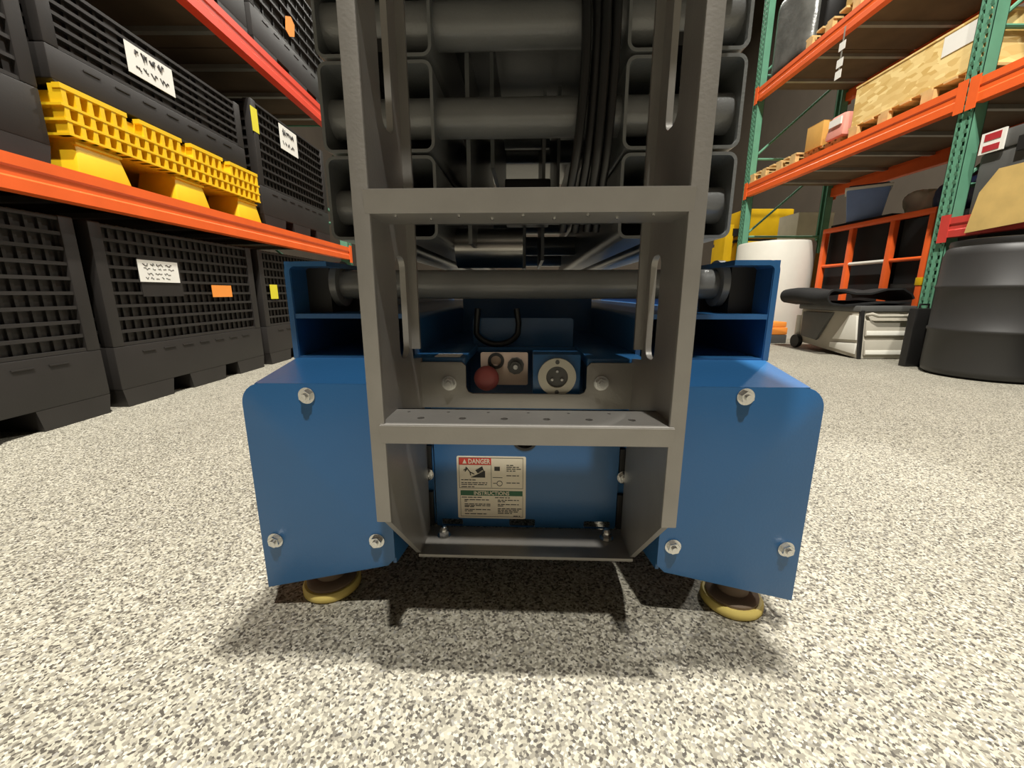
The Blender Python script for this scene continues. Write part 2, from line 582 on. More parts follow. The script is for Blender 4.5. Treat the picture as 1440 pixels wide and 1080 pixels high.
# lower cover between the rails
door = MB().plate(rrect(-0.159, 0.161, 0.088, 0.318, 0.004),
                  [circ(-0.001, 0.257, 0.019, 24), rrect(-0.150, -0.112, 0.0885, 0.102, 0.003), rrect(-0.028, 0.018, 0.0885, 0.104, 0.003), rrect(0.105, 0.152, 0.0885, 0.102, 0.003)],
                  'y', 0.115, 0.120).build('battery_cover', 'blue', lift)
MB().ring((-0.001, 0.114, 0.257), (-0.001, 0.122, 0.257), 0.0225, 0.0185).build('cover_grommet', 'black', door, smooth=40)
for sx in (-0.172, 0.170):
    MB().box(sx - 0.010, sx + 0.010, 0.120, 0.126, 0.09, 0.32).build('cover_jamb', 'blue', lift)
    MB().box(sx - 0.008, sx + 0.008, 0.112, 0.120, 0.196, 0.24).build('dark_gap_strip', 'black', lift)  # black strips above and below the bolt stand in for the dark gap
    MB().box(sx - 0.008, sx + 0.008, 0.112, 0.120, 0.09, 0.155).build('dark_gap_strip', 'black', lift)
    bolt(door, sx, 0.112, 0.190)

# instruction label on the lower cover
lab = MB().plate(rrect(-0.120, 0.001, 0.1045, 0.2235, 0.003), [], 'y', 0.1142, 0.1150).build('instruction_label', 'label', lift, smooth=30)
lab['label'] = 'cream danger and instructions label with red and green bars'
YL = 0.1141


def strip(x0, x1, z0, z1, m='ink', name='printed_line'):
    return MB().box(x0, x1, YL - 0.0003, YL + 0.0003, z0, z1).build(name, m, lab)


LX0, LZ0, LW, LH = -0.120, 0.1045, 0.121, 0.119


def U(u):
    return LX0 + u * LW


def V(v):
    return LZ0 + v * LH


strip(U(.03), U(.50), V(.865), V(.975), 'inkred', 'danger_bar')
strip(U(.045), U(.955), V(.375), V(.455), 'inkgreen', 'instructions_bar')
text('danger_word', 'DANGER', 0.0125, 'label', lab, (U(.325), YL - 0.0006, V(.918)), (PI / 2, 0, 0), 0.0003, 0.76)
text('instructions_word', 'INSTRUCTIONS', 0.0098, 'label', lab, (U(.50), YL - 0.0006, V(.414)), (PI / 2, 0, 0), 0.0002, 0.92)
MB().plate([(U(.085), V(.885)), (U(.145), V(.885)), (U(.115), V(.955))], [], 'y', YL - 0.0006, YL).build('alert_triangle', 'label', lab)
# thin frame lines
for a in [(.03, .96, .493, .498), (.03, .96, .975, .98), (.955, .96, .493, .98), (.03, .035, .493, .98), (.497, .502, .51, .86), (.04, .96, .03, .034), (.04, .044, .03, .375), (.956, .96, .03, .375)]:
    strip(U(a[0]), U(a[1]), V(a[2]), V(a[3]), 'ink', 'frame_line')
# pictogram: machine tipping down a slope
MB().plate([(U(.20), V(.665)), (U(.41), V(.665)), (U(.41), V(.775))], [], 'y', YL - 0.0004, YL).build('slope_mark', 'ink', lab)
MB().plate([(U(.27), V(.78)), (U(.37), V(.845)), (U(.395), V(.765)), (U(.30), V(.735))], [[(U(.315), V(.745)), (U(.375), V(.785)), (U(.383), V(.765)), (U(.33), V(.735 + .012))]], 'y', YL - 0.0004, YL).build('tipping_mark', 'ink', lab)
for pl in ([(.10, .78), (.15, .81), (.19, .75), (.25, .72)], [(.12, .76), (.15, .81)], [(.19, .75), (.20, .70)], [(.15, .81), (.13, .83)]):
    MB().tube([(U(u), YL - 0.0002, V(v)) for u, v in pl], 0.0009, 6).build('figure_mark', 'ink', lab)
strip(U(.545), U(.625), V(.775), V(.84), 'ink', 'battery_mark')
strip(U(.52), U(.66), V(.665), V(.672), 'ink', 'ramp_mark')
MB().ring((U(.62), YL, V(.575)), (U(.62), YL - 0.0005, V(.575)), 0.0052, 0.0042, 20).build('loop_mark', 'ink', lab)
strip(U(.525), U(.575), V(.571), V(.580), 'ink', 'arrow_mark')
lines = [(.06, .27, .625), (.06, .44, .58), (.06, .46, .552), (.06, .25, .515), (.72, .84, .865), (.72, .90, .835), (.72, .93, .805), (.72, .85, .775),
         (.72, .90, .70), (.72, .91, .585), (.06, .38, .345), (.10, .46, .305), (.10, .16, .28), (.10, .48, .235), (.10, .48, .21), (.10, .24, .19),
         (.10, .48, .145), (.10, .22, .12), (.10, .43, .075), (.55, .77, .345), (.59, .90, .305), (.59, .70, .28), (.59, .90, .235), (.59, .68, .21),
         (.59, .94, .165), (.59, .90, .14), (.59, .90, .115), (.59, .80, .09), (.82, .92, .045)]
for u0, u1, v in lines:
    u = u0
    while u < u1 - .02:
        wd = min(random.uniform(.03, .09), u1 - u)
        strip(U(u), U(u + wd), V(v - .006), V(v + .006))
        u += wd + .012

# ladder rails: upright plates with long slots and a 45 degree toe
for sgn in (-1, 1):
    xo = sgn * 0.172
    outer = [(-0.10, 1.07), (-0.10, 0.228), (0.035, 0.088), (0.100, 0.080), (0.100, 0.398), (0.048, 0.405), (0.048, 1.07)]

    def slot(y0, y1, z0, z1, r):
        return rrect(y0, y1, z0, z1, r, 4)[::-1]
    holes = [slot(-0.012, 0.030, 0.412, 0.548, 0.015), slot(-0.030, 0.012, 0.690, 0.850, 0.015)]
    rl = MB().plate(outer, holes, 'x', xo - sgn * 0.004, xo + sgn * 0.004).build('ladder_rail', 'ladder', lift, smooth=30)
    MB().box(min(xo, xo - sgn * 0.016), max(xo, xo - sgn * 0.016), 0.044, 0.050, 0.42, 1.07).build('rail_lip', 'ladder', rl)
    MB().box(min(xo + sgn * 0.009, xo - sgn * 0.009), max(xo + sgn * 0.009, xo - sgn * 0.009), -0.104, -0.098, 0.226, 1.07).build('rail_edge', 'ladder', rl, bevel=0.0015)
# perforated rungs
for zr in (0.352, 0.604, 0.856):
    holes = []
    for i in range(6):
        x = -0.127 + i * 0.0508
        holes.append(circ(x, -0.078, 0.0046, 10)[::-1])
        holes.append(circ(x - 0.022, -0.052, 0.0022, 8)[::-1])
    g = MB().plate(rrect(-0.168, 0.168, -0.106, -0.036, 0.002, 2), holes, 'z', zr - 0.003, zr).build('ladder_rung', 'ladder', lift)
    MB().hexa([(-0.168, -0.104, zr - 0.023), (0.168, -0.104, zr - 0.023), (0.168, -0.101, zr - 0.023), (-0.168, -0.101, zr - 0.023),
               (-0.168, -0.107, zr - 0.001), (0.168, -0.107, zr - 0.001), (0.168, -0.103, zr - 0.001), (-0.168, -0.103, zr - 0.001)]).build('rung_front', 'ladder', g)
    MB().box(-0.168, 0.168, -0.040, -0.036, zr - 0.022, zr).build('rung_back', 'ladder', g)
    MB().box(-0.168, 0.168, -0.104, -0.036, zr - 0.0235, zr - 0.0215).build('rung_underside', 'ladder', g)
    nb = MB()
    for i in range(9):
        nb.cyl((-0.14 + i * 0.034, -0.090 + 0.018 * (i % 2), zr - 0.0235), (-0.14 + i * 0.034, -0.090 + 0.018 * (i % 2), zr - 0.0250), 0.0018, 8)
    nb.build('rung_nubs', 'steel', g)
# bracket plate with its U-shaped cut-out
brk = [(-0.170, 0.394), (-0.170, 0.318), (0.170, 0.318), (0.170, 0.394), (0.098, 0.394)]
for i in range(5):
    a = R(0 + 90 * i / 4)
    brk.append((0.092 + 0.006 * math.cos(a), 0.388 + 0.006 * math.sin(a)))
brk = [(-0.170, 0.393), (-0.170, 0.318), (0.170, 0.318), (0.170, 0.393), (0.102, 0.393), (0.096, 0.387), (0.096, 0.352), (0.093, 0.345), (0.086, 0.342),
       (-0.086, 0.342), (-0.093, 0.345), (-0.096, 0.352), (-0.096, 0.387), (-0.102, 0.393)]
bk = MB().plate(brk, [], 'y', 0.088, 0.093).build('ladder_bracket', 'ladder', lift, bevel=0.001)
bolt(bk, -0.123, 0.088, 0.359)
bolt(bk, 0.119, 0.088, 0.361)
# foot plate between the rails
fp = MB().box(-0.171, 0.172, 0.030, 0.112, 0.083, 0.0885).build('ladder_foot_plate', 'ladder', lift, bevel=0.001)
nut = MB()
nut.cyl((0, 0, 0), (0, 0, 0.002), 0.0115, 20)
nut.cyl((0, 0, 0.002), (0, 0, 0.010), 0.0085, 6)
nut.lathe([(0.0072, 0.010), (0.0068, 0.014), (0.0045, 0.018), (0.001, 0.0195)], n=16)
n1 = nut.build('acorn_nut', 'steel', fp, smooth=30, loc=(-0.140, 0.082, 0.0885))
twin(n1, fp, (0.140, 0.084, 0.0885))

# base pivot tube with collars
pt = MB().cyl((-0.352, 0.235, 0.516), (0.350, 0.235, 0.516), 0.0262, 32).build('pivot_tube', 'pin', lift, smooth=40)
for sx in (-0.350, 0.348):
    MB().ring((sx - 0.006, 0.235, 0.517), (sx + 0.006, 0.235, 0.517), 0.041, 0.0255, 32).build('pivot_collar', 'pin', pt, smooth=40)
MB().box(-0.40, -0.356, 0.20, 0.27, 0.466, 0.546).build('pivot_block', 'black', lift)
MB().box(0.356, 0.398, 0.20, 0.27, 0.466, 0.546).build('pivot_block', 'black', lift)

# scissor arms: stacked rectangular tubes open at the ends, with a cross pin per level
levels = [(0.598, 0.742), (0.747, 0.892), (0.897, 1.042)]
arm_in = arm_out = None
for k, (z0, z1) in enumerate(levels):
    for sgn in (-1, 1):
        for (a, b) in ((0.166, 0.242), (0.286, 0.368)):
            x0, x1 = min(sgn * a, sgn * b), max(sgn * a, sgn * b)
            mb = MB().plate(rrect(x0, x1, z0, z1, 0.016), [rrect(x0 + .0055, x1 - .0055, z0 + .0055, z1 - .0055, 0.011)[::-1]], 'y', 0.25, 1.72)
            mb.build('scissor_arm', 'arm', lift, smooth=30)
    zp = (0.663, 0.818, 0.966)[k]
    rp = (0.032, 0.033, 0.036)[k]
    MB().cyl((-0.366, 0.30, zp), (0.366, 0.30, zp), rp, 36).build('cross_pin', 'pin', lift, smooth=40)
    MB().cyl((-0.366, 1.60, zp), (0.366, 1.60, zp), rp, 24).build('cross_pin', 'pin', lift, smooth=40)
    MB().cyl((-0.366, 0.98, zp), (0.366, 0.98, zp), rp, 24).build('cross_pin', 'pin', lift, smooth=40)
    for sgn in (-1, 1):
        MB().cyl((sgn * 0.366, 0.30, zp), (sgn * 0.376, 0.30, zp), 0.026, 20).build('pin_cap', 'arm', lift, smooth=40)
        mb = MB().box(min(sgn * .242, sgn * .286), max(sgn * .242, sgn * .286), 0.275, 0.33, z0 + 0.02, z0 + 0.04)
        mb.build('arm_spacer', 'black', lift)
# lift cylinder, brackets and hoses inside the stack
MB().cyl((-0.166, 0.47, 0.604), (-0.010, 0.47, 0.604), 0.045, 32).build('lift_cylinder', 'chrome', lift, smooth=40)
MB().cyl((-0.06, 0.62, 0.905), (0.055, 0.62, 0.905), 0.040, 28).build('cylinder_trunnion', 'arm', lift, smooth=40)
for bx, y0, y1, z0, z1 in ((-0.118, .34, .9, .60, .95), (-0.075, .40, .9, .76, 1.0), (0.038, .52, .9, .58, .96), (0.078, .60, .95, .76, 1.0), (-0.008, .50, .80, .56, .70)):
    MB().box(bx - 0.004, bx + 0.004, y0, y1, z0, z1).build('cylinder_bracket', 'arm', lift)
MB().box(-0.05, 0.05, 0.42, 0.50, 0.655, 0.745).build('valve_block', 'black', lift, bevel=0.004)
for i, (x0, x1, x2, y) in enumerate(((0.088, 0.100, 0.070, 0.262), (0.110, 0.118, 0.095, 0.268), (0.128, 0.130, 0.118, 0.262), (0.146, 0.148, 0.135, 0.266))):
    pts = []
    for j in range(18):
        t = j / 17
        z = 1.08 - t * 0.46
        x = x0 + (x1 - x0) * math.sin(t * PI) + (x2 - x0) * t * t
        pts.append((x, y - 0.015 * math.sin(t * PI * 1.3) + 0.16 * max(0, t - 0.75), z))
    MB().tube(pts, 0.0085, 10).build('hydraulic_hose', 'blackr', lift, smooth=60)
# platform deck carried on the stack
pd = MB().box(-0.345, 0.345, -0.112, 1.85, 1.075, 1.10).build('platform_deck', 'arm', lift)
for sx in (-0.345, -0.22, 0.18, 0.305):
    MB().box(sx, sx + 0.04, 0.30, 1.70, 1.040, 1.075).build('slide_rail', 'arm', pd)
for sx in (-0.345, 0.337):
    MB().box(sx, sx + 0.008, -0.112, 1.85, 1.10, 1.25).build('toe_board', 'arm', pd)


# ------------------------------------------------------------------ pallet racks
def upright_mesh(h, wface=0.10, d=0.08):
    """slotted column: face at x=0 with two rows of slots, flanges running to +x; origin at the foot"""
    mb = MB()
    hw = wface / 2
    for y0, y1 in ((-hw, -0.033), (-0.015, 0.015), (0.033, hw)):
        mb.box(0, 0.003, y0, y1, 0, h)
    n = int(h / 0.05)
    for i in range(n):
        z = i * 0.05
        for c in (-0.024, 0.024):
            mb.hexa([(0, c - 0.009, z), (0.003, c - 0.009, z), (0.003, c + 0.009, z), (0, c + 0.009, z),
                     (-0.006, c - 0.009, z + 0.024), (0.003, c - 0.009, z + 0.024), (0.003, c + 0.009, z + 0.024), (-0.006, c + 0.009, z + 0.024)])
    mb.box(0, d, -hw, -hw + 0.003, 0, h)
    mb.box(0, d, hw - 0.003, hw, 0, h)
    for y0, y1 in ((-hw, -hw + 0.025), (hw - 0.025, hw)):
        mb.box(d - 0.003, d, y0, y1, 0, h)
    return mb


def rack(name, label, xf, sgn, uprights, h, levels, depth=1.07, shift=0.0):
    """xf front plane, sgn direction of depth, uprights = y positions, levels = list of (bottom, top, front material, rear material, y0, y1)"""
    t = thing(name, label, 'rack', (xf, uprights[0], 0))
    for y in uprights:
        for k, xx in enumerate((0, sgn * depth)):
            u = upright_mesh(h).build('upright', 'green', t, loc=(xx, y - uprights[0], 0))
            face = sgn if k == 0 else -sgn
            u.scale = (face, 1, 1)
            MB().box(-0.03, 0.09, -0.06, 0.06, 0, 0.006).build('foot_plate', 'green', u)
        zz = 0.3
        j = 0
        while zz < h - 0.2:
            MB().cyl((sgn * 0.04, y - uprights[0], zz), (sgn * (depth - 0.04), y - uprights[0], zz), 0.014, 8).build('brace', 'green', t, smooth=40)
            if zz + 0.9 < h:
                MB().cyl((sgn * 0.04, y - uprights[0], zz), (sgn * (depth - 0.04), y - uprights[0], zz + 0.9), 0.014, 8).build('brace', 'green', t, smooth=40)
            zz += 0.9
            j += 1
    for (z0, z1, mf, mr, y0, y1) in levels:
        ya, yb = y0 - uprights[0] + 0.052, y1 - uprights[0] - 0.052
        for k in range(2):
            hgt = z1 - z0
            b0 = -0.016
            prof = [(b0, z0), (0.042, z0), (0.042, z1 - 0.042), (0.022, z1 - 0.042), (0.022, z1), (b0, z1), (b0, z0 + hgt * 0.68), (b0 + 0.006, z0 + hgt * 0.62), (b0 + 0.006, z0 + hgt * 0.40), (b0, z0 + hgt * 0.34)]
            if k == 0:
                pr = [(sgn * u, v) for u, v in prof]
            else:
                pr = [(sgn * (depth - u), v) for u, v in prof]
            bm_ = MB().plate(pr, [], 'y', ya, yb).build('beam', mf if k == 0 else mr, t)
            for yy in (ya, yb):
                xx = -0.020 * sgn if k == 0 else (depth + 0.020) * sgn
                e = 0.05 if yy == ya else -0.05
                MB().box(min(xx, xx + sgn * 0.004 * (1 if k == 0 else -1)), max(xx, xx + sgn * 0.004 * (1 if k == 0 else -1)), min(yy - e * 0.92, yy + e * 0.3), max(yy - e * 0.92, yy + e * 0.3), z0 - 0.03, z1 + 0.02).build('beam_connector', mf if k == 0 else mr, bm_)
        nsup = max(3, int((yb - ya) / 0.42))
        for i in range(nsup):
            yy = ya + (i + 0.5) * (yb - ya) / nsup
            MB().box(min(sgn * 0.025, sgn * (depth - 0.025)), max(sgn * 0.025, sgn * (depth - 0.025)), yy - 0.02, yy + 0.02, z1 - 0.042, z1 - 0.014).build('support_bar', 'galv', t)
        npan = 3
        for i in range(npan):
            ys = ya + i * (yb - ya) / npan + 0.006
            ye = ya + (i + 1) * (yb - ya) / npan - 0.006
            MB().box(min(sgn * 0.024, sgn * (depth - 0.024)), max(sgn * 0.024, sgn * (depth - 0.024)), ys, ye, z1 - 0.014, z1).build('shelf_board', 'deck', t)
    return t


LXF = -1.68
rack('pallet_rack', 'orange beam rack holding black bulk bins and yellow pallet', LXF, -1, [0.52, 4.45], 3.6,
     [(0.838, 0.956, 'orange', 'orange', 0.52, 4.45), (1.965, 2.095, 'redor', 'redor', 0.52, 4.45)], depth=1.10)
RXF = 2.90
rack('pallet_rack', 'green and orange rack holding the strand board crate', RXF, 1, [0.42, 2.93, 5.49], 4.2,
     [(0.860, 0.985, 'redbeam', 'redbeam', 0.42, 2.93), (1.660, 1.800, 'orange', 'orange', 0.42, 2.93),
      (1.660, 1.800, 'orange', 'orange', 2.93, 5.49), (2.710, 2.840, 'orange', 'orange', 2.93, 5.49), (2.710, 2.840, 'orange', 'orange', 0.42, 2.93)])


# ------------------------------------------------------------------ bulk bins
def make_bin(name, label, loc, L=1.06, W=1.10, H=0.79, m='bin', nrib=9, ncol=22, group=None, feet=True, cells=None, base_h=0.27, wide=False):
    """origin at base centre; long side L runs along y; front wall faces +x"""
    t = thing(name, label, 'bin', loc, 0, group)
    f = 0.08 if feet else 0.012
    b = MB()
    b.box(-W / 2, W / 2, -L / 2, L / 2, f, base_h)
    bs = b.build('base', m, t, bevel=0.006)
    fmesh = None
    for fx in (-W / 2 + 0.09, 0, W / 2 - 0.09):
        for fy in (-L / 2 + 0.142, 0, L / 2 - 0.142):
            if fmesh is None:
                fo = MB().taper(0, 0, 0, f, 0.089, 0.125, 0.0895, 0.140).build('foot', m, bs, loc=(fx, fy, 0))
                fmesh = fo
            else:
                twin(fmesh, bs, (fx, fy, 0))
    # wall cores
    d = 0.028
    for nm, (x0, x1, y0, y1) in dict(front=(W / 2 - d - 0.015, W / 2 - d, -L / 2 + d, L / 2 - d), back=(-W / 2 + d, -W / 2 + d + 0.015, -L / 2 + d, L / 2 - d)).items():
        wl = MB().box(x0, x1, y0, y1, base_h, H).build('side_wall', m, t)
        xf = x1 if nm == 'front' else x0
        dr = 1 if nm == 'front' else -1
        g = (H - base_h) / nrib
        rib = MB().box(0, dr * (d - 0.004), -L / 2 + 0.05, L / 2 - 0.05, -0.0065, 0.0065)
        ro = None
        for i in range(nrib + 1):
            z = base_h + 0.008 + i * (H - base_h - 0.02) / nrib
            if ro is None:
                ro = rib.build('rib', m, wl, loc=(xf, 0, z))
            else:
                twin(ro, wl, (xf, 0, z))
        cb = None
        for i in range(ncol):
            y = -L / 2 + 0.06 + i * (L - 0.12) / (ncol - 1)
            strong = wide and i % 4 == 0
            if cb is None:
                cb = MB().box(0, dr * (d - 0.019), -0.006, 0.006, base_h, H).build('column', m, wl, loc=(xf, y, 0))
            else:
                c = twin(cb, wl, (xf, y, 0))
                if strong:
                    c.scale = (1.2, 4.5, 1)
    for sg in (-1, 1):
        y0, y1 = (L / 2 - d - 0.015, L / 2 - d) if sg > 0 else (-L / 2 + d, -L / 2 + d + 0.015)
        wl = MB().box(-W / 2 + 0.03, W / 2 - 0.03, y0, y1, base_h, H).build('end_wall', m, t)
        ro = None
        for i in range(nrib + 1):
            z = base_h + 0.008 + i * (H - base_h - 0.02) / nrib
            yy = y1 if sg > 0 else y0
            if ro is None:
                ro = MB().box(-W / 2 + 0.05, W / 2 - 0.05, 0, sg * (d - 0.004), -0.0065, 0.0065).build('rib', m, wl, loc=(0, yy, z))
            else:
                twin(ro, wl, (0, yy, z))
    for sx in (-1, 1):
        for sy in (-1, 1):
            MB().box(sx * W / 2 - sx * 0.055 if sx > 0 else -W / 2, W / 2 if sx > 0 else -W / 2 + 0.055,
                     L / 2 - 0.055 if sy > 0 else -L / 2, L / 2 if sy > 0 else -L / 2 + 0.055, base_h, H).build('corner_post', m, t, bevel=0.006)
    # slots low on the front of the base
    for i in range(7):
        y = -L / 2 + 0.17 + i * (L - 0.34) / 6
        MB().box(W / 2, W / 2 + 0.004, y - 0.035, y + 0.035, base_h - 0.035, base_h - 0.030).build('base_lip', m, bs)
    return t


def card(parent, x, y0, y1, z0, z1, m='paper', name='label_card', strokes=True):
    """card flat against the aisle face of a bin, in the bin's own coordinates, with illegible dark marks"""
    c = MB().box(x, x + 0.003, y0, y1, z0, z1).build(name, m, parent)
    if strokes:
        w_, h_ = y1 - y0, z1 - z0
        rows = [(0.74, 0.13, 0.009), (0.30, 0.10, 0.006)] if strokes == 'bold' else [(0.80, 0.07, 0.004), (0.60, 0.05, 0.003), (0.38, 0.06, 0.003), (0.17, 0.06, 0.003)]
        for vz, amp, th in rows:
            y = y0 + random.uniform(0.10, 0.2) * w_
            while y < y1 - 0.22 * w_:
                pts = []
                for k in range(random.randint(4, 9)):
                    pts.append((x + 0.003, y, z0 + h_ * (vz + amp * random.uniform(-1, 1))))
                    y += w_ * random.uniform(0.012, 0.03)
                MB().tube(pts, th * 0.5, 5).build('pen_mark', 'ink', c)
                y += 0.04 * w_
    return c


BW = 1.10
bx = -1.72 - BW / 2
# lower row under the orange beam
make_bin('bulk_bin', 'charcoal bulk bin on the floor with no card on its ribs', (bx, 1.175, 0), group='bulk bins')
b2 = make_bin('bulk_bin', 'charcoal bulk bin on the floor with white and orange cards', (bx, 2.29, 0), group='bulk bins')
card(b2, BW / 2 - 0.001, 1.955 - 2.29, 2.185 - 2.29, 0.552, 0.652)
MB().box(BW / 2 - 0.012, BW / 2 - 0.002, 1.96 - 2.29, 2.20 - 2.29, 0.485, 0.66).build('card_holder', 'bin', b2)
card(b2, BW / 2 - 0.001, 2.41 - 2.29, 2.575 - 2.29, 0.478, 0.545, 'tag_o', 'orange_card', False)
b3 = make_bin('bulk_bin', 'charcoal bulk bin on the floor with small yellow tag', (bx, 3.42, 0), group='bulk bins')
card(b3, BW / 2 - 0.001, 2.99 - 3.42, 3.08 - 3.42, 0.46, 0.56, 'tag_y', 'yellow_tag', False)
# on the first shelf
ZS = 0.956
make_bin('bulk_bin', 'charcoal bulk bin standing on shelf before the yellow pallet', (bx, 1.155, ZS), L=1.06, H=0.78, nrib=8, ncol=13, group='bulk bins', wide=True)
b5 = make_bin('bulk_bin', 'low charcoal bulk bin carried on the yellow pallet', (bx + 0.0, 2.32, ZS + 0.318), L=1.16, H=0.385, nrib=6, ncol=17, group='bulk bins', base_h=0.13, wide=True, feet=False)
card(b5, BW / 2 - 0.001, 2.10 - 2.32, 2.36 - 2.32, 0.20, 0.325, strokes='bold')
b6 = make_bin('bulk_bin', 'charcoal bulk bin on shelf beyond the yellow pallet', (bx, 3.56, ZS), L=1.06, H=0.80, nrib=9, group='bulk bins')
card(b6, BW / 2 - 0.001, 3.36 - 3.56, 3.61 - 3.56, 0.60, 0.77, strokes='bold')
card(b6, BW / 2 - 0.001, 3.02 - 3.56, 3.09 - 3.56, 0.60, 0.75, 'tag_y', 'yellow_tag', False)
# on the top shelf
make_bin('bulk_bin', 'charcoal bulk bin above red beam with no tag on it', (bx, 2.51, 2.095), L=1.18, nrib=6, ncol=9, group='bulk bins', wide=True)
b8 = make_bin('bulk_bin', 'charcoal bulk bin above red beam with orange hexagonal tag', (bx, 3.75, 2.095), L=1.18, nrib=6, ncol=9, group='bulk bins', wide=True)
MB().plate([(3.62 - 3.75, 0.36), (3.67 - 3.75, 0.34), (3.75 - 3.75, 0.38), (3.77 - 3.75, 0.47), (3.72 - 3.75, 0.50), (3.64 - 3.75, 0.46)], [], 'x', BW / 2, BW / 2 + 0.003).build('orange_tag', 'tag_o', b8)

# yellow plastic pallet below the low bin
yp = thing('plastic_pallet', 'yellow plastic pallet with lattice skirt and tapered feet on orange beam', 'pallet', (bx + 0.03, 2.345, ZS))
PL, PW = 1.22, 1.10
MB().box(-PW / 2 + 0.03, PW / 2 - 0.045, -PL / 2 + 0.03, PL / 2 - 0.03, 0.150, 0.30).build('deck_core', 'yellow', yp)
tiers = [0.135, 0.185, 0.235, 0.312]
for i, z in enumerate(tiers[:-1]):
    k = MB().box(-PW / 2, PW / 2, -PL / 2 - 0.004 * i, PL / 2 + 0.004 * i, z, z + 0.009).build('tier', 'yellow', yp)
NC = 24
for i in range(NC + 1):
    y = -PL / 2 + 0.012 + i * (PL - 0.024) / NC
    ttop = 0.312 if (i % 6) not in (0,) or i in (0, NC) else 0.24
    o_ = MB().box(PW / 2 - 0.05, PW / 2 - 0.002, y - 0.009, y + 0.009, 0.135, ttop).build('lattice_bar', 'yellow', yp)
for i in range(4):
    y0 = -PL / 2 + 0.0 + i * PL / 4 + (0.03 if i else 0)
    y1 = -PL / 2 + (i + 1) * PL / 4 - (0.03 if i < 3 else 0)
    MB().box(PW / 2 - 0.03, PW / 2, y0, y1, 0.296, 0.314).build('top_rail', 'yellow', yp)
fo = None
for fx in (-PW / 2 + 0.11, 0, PW / 2 - 0.11):
    for fy in (-PL / 2 + 0.125, 0, PL / 2 - 0.125):
        if fo is None:
            fo = MB().taper(0, 0, 0, 0.15, 0.108, 0.118, 0.088, 0.088).build('foot', 'yellow', yp, bevel=0.012, loc=(fx, fy, 0))
            MB().box(0.080, 0.099, -0.098, 0.098, 0.112, 0.120).build('foot_rib', 'yellow', fo)
        else:
            c = twin(fo, yp, (fx, fy, 0))
            twin(fo.children[0], c)


# ------------------------------------------------------------------ right-hand rack contents
def wood_pallet(label, loc, L, W, rz=0, h=0.10, group='wooden pallets'):
    t = thing('wooden_pallet', label, 'pallet', loc, rz, group)
    for x in (-W / 2 + 0.02, 0, W / 2 - 0.02):
        for y in (-L / 2 + 0.06, -L / 6, L / 6, L / 2 - 0.06):
            MB().box(x - 0.02, x + 0.02, y - 0.045, y + 0.045, 0.016, h - 0.016).build('block', 'wood', t)
        MB().box(x - 0.022, x + 0.022, -L / 2, L / 2, 0, 0.016).build('bottom_board', 'wood', t)
    n = 7
    for i in range(n):
        y = -L / 2 + 0.045 + i * (L - 0.09) / (n - 1)
        MB().box(-W / 2, W / 2, y - 0.042, y + 0.042, h - 0.016, h).build('deck_board', 'wood', t)
    return t


ZR1, ZR2 = 1.80, 2.84
wood_pallet('long wooden pallet under the strand board crate', (3.36, 3.44, ZR1), 1.06, 0.86)
cr = thing('crate', 'long strand board crate with white sheet on wooden pallet', 'crate', (3.34, 3.45, ZR1 + 0.10))
CL, CW, CH = 1.00, 0.80, 0.30
for nm, a in dict(front_panel=(-CW / 2, -CW / 2 + 0.012, -CL / 2, CL / 2, 0, CH), back_panel=(CW / 2 - 0.012, CW / 2, -CL / 2, CL / 2, 0, CH),
                  near_panel=(-CW / 2 + 0.012, CW / 2 - 0.012, -CL / 2, -CL / 2 + 0.012, 0, CH), far_panel=(-CW / 2 + 0.012, CW / 2 - 0.012, CL / 2 - 0.012, CL / 2, 0, CH),
                  lid=(-CW / 2 - 0.005, CW / 2 + 0.005, -CL / 2 - 0.005, CL / 2 + 0.005, CH, CH + 0.012), bottom=(-CW / 2 + 0.012, CW / 2 - 0.012, -CL / 2 + 0.012, CL / 2 - 0.012, 0, 0.012)).items():
    MB().box(*a).build(nm, 'osb', cr)
MB().box(-CW / 2 - 0.004, -CW / 2 - 0.001, -CL / 2 + 0.03, -CL / 2 + 0.27, 0.17, 0.29).build('paper_sheet', 'paper', cr)


def carton(name, label, loc, sx, sy, sz, m='card', rz=0, group=None, cat='box', tape='tan'):
    t = thing(name, label, cat, loc, rz, group)
    MB().box(-sx / 2, sx / 2, -sy / 2, sy / 2, 0, sz * 0.985).build('body', m, t, bevel=0.004)
    MB().box(-sx / 2, -0.002, -sy / 2, sy / 2, sz * 0.985, sz).build('flap', m, t)
    MB().box(0.002, sx / 2, -sy / 2, sy / 2, sz * 0.985, sz).build('flap', m, t)
    MB().box(-0.025, 0.025, -sy / 2 - 0.001, sy / 2 + 0.001, sz, sz + 0.001).build('tape', tape, t)
    return t


wood_pallet('short wooden pallet under small cardboard carton beside the crate', (3.30, 4.30, ZR1), 0.50, 0.70, h=0.07)
carton('carton', 'small plain cardboard carton between wrapped pack and rack end', (3.04, 4.40, ZR1 + 0.07), 0.22, 0.22, 0.22)
pk = thing('wrapped_pack', 'pink plastic wrapped pack leaning beside strand board crate', 'pack', (3.02, 4.12, ZR1 + 0.07))
mbp = MB().taper(0, 0, 0, 0.20, 0.11, 0.11, 0.08, 0.09)
mbp.build('wrap', 'pink', pk, bevel=0.03)
MB().box(-0.112, -0.100, -0.08, 0.06, 0.10, 0.16).build('white_band', 'paper', pk)
wood_pallet('empty low wooden pallet at the far end of shelf', (3.32, 5.00, ZR1), 0.84, 0.84, h=0.10)
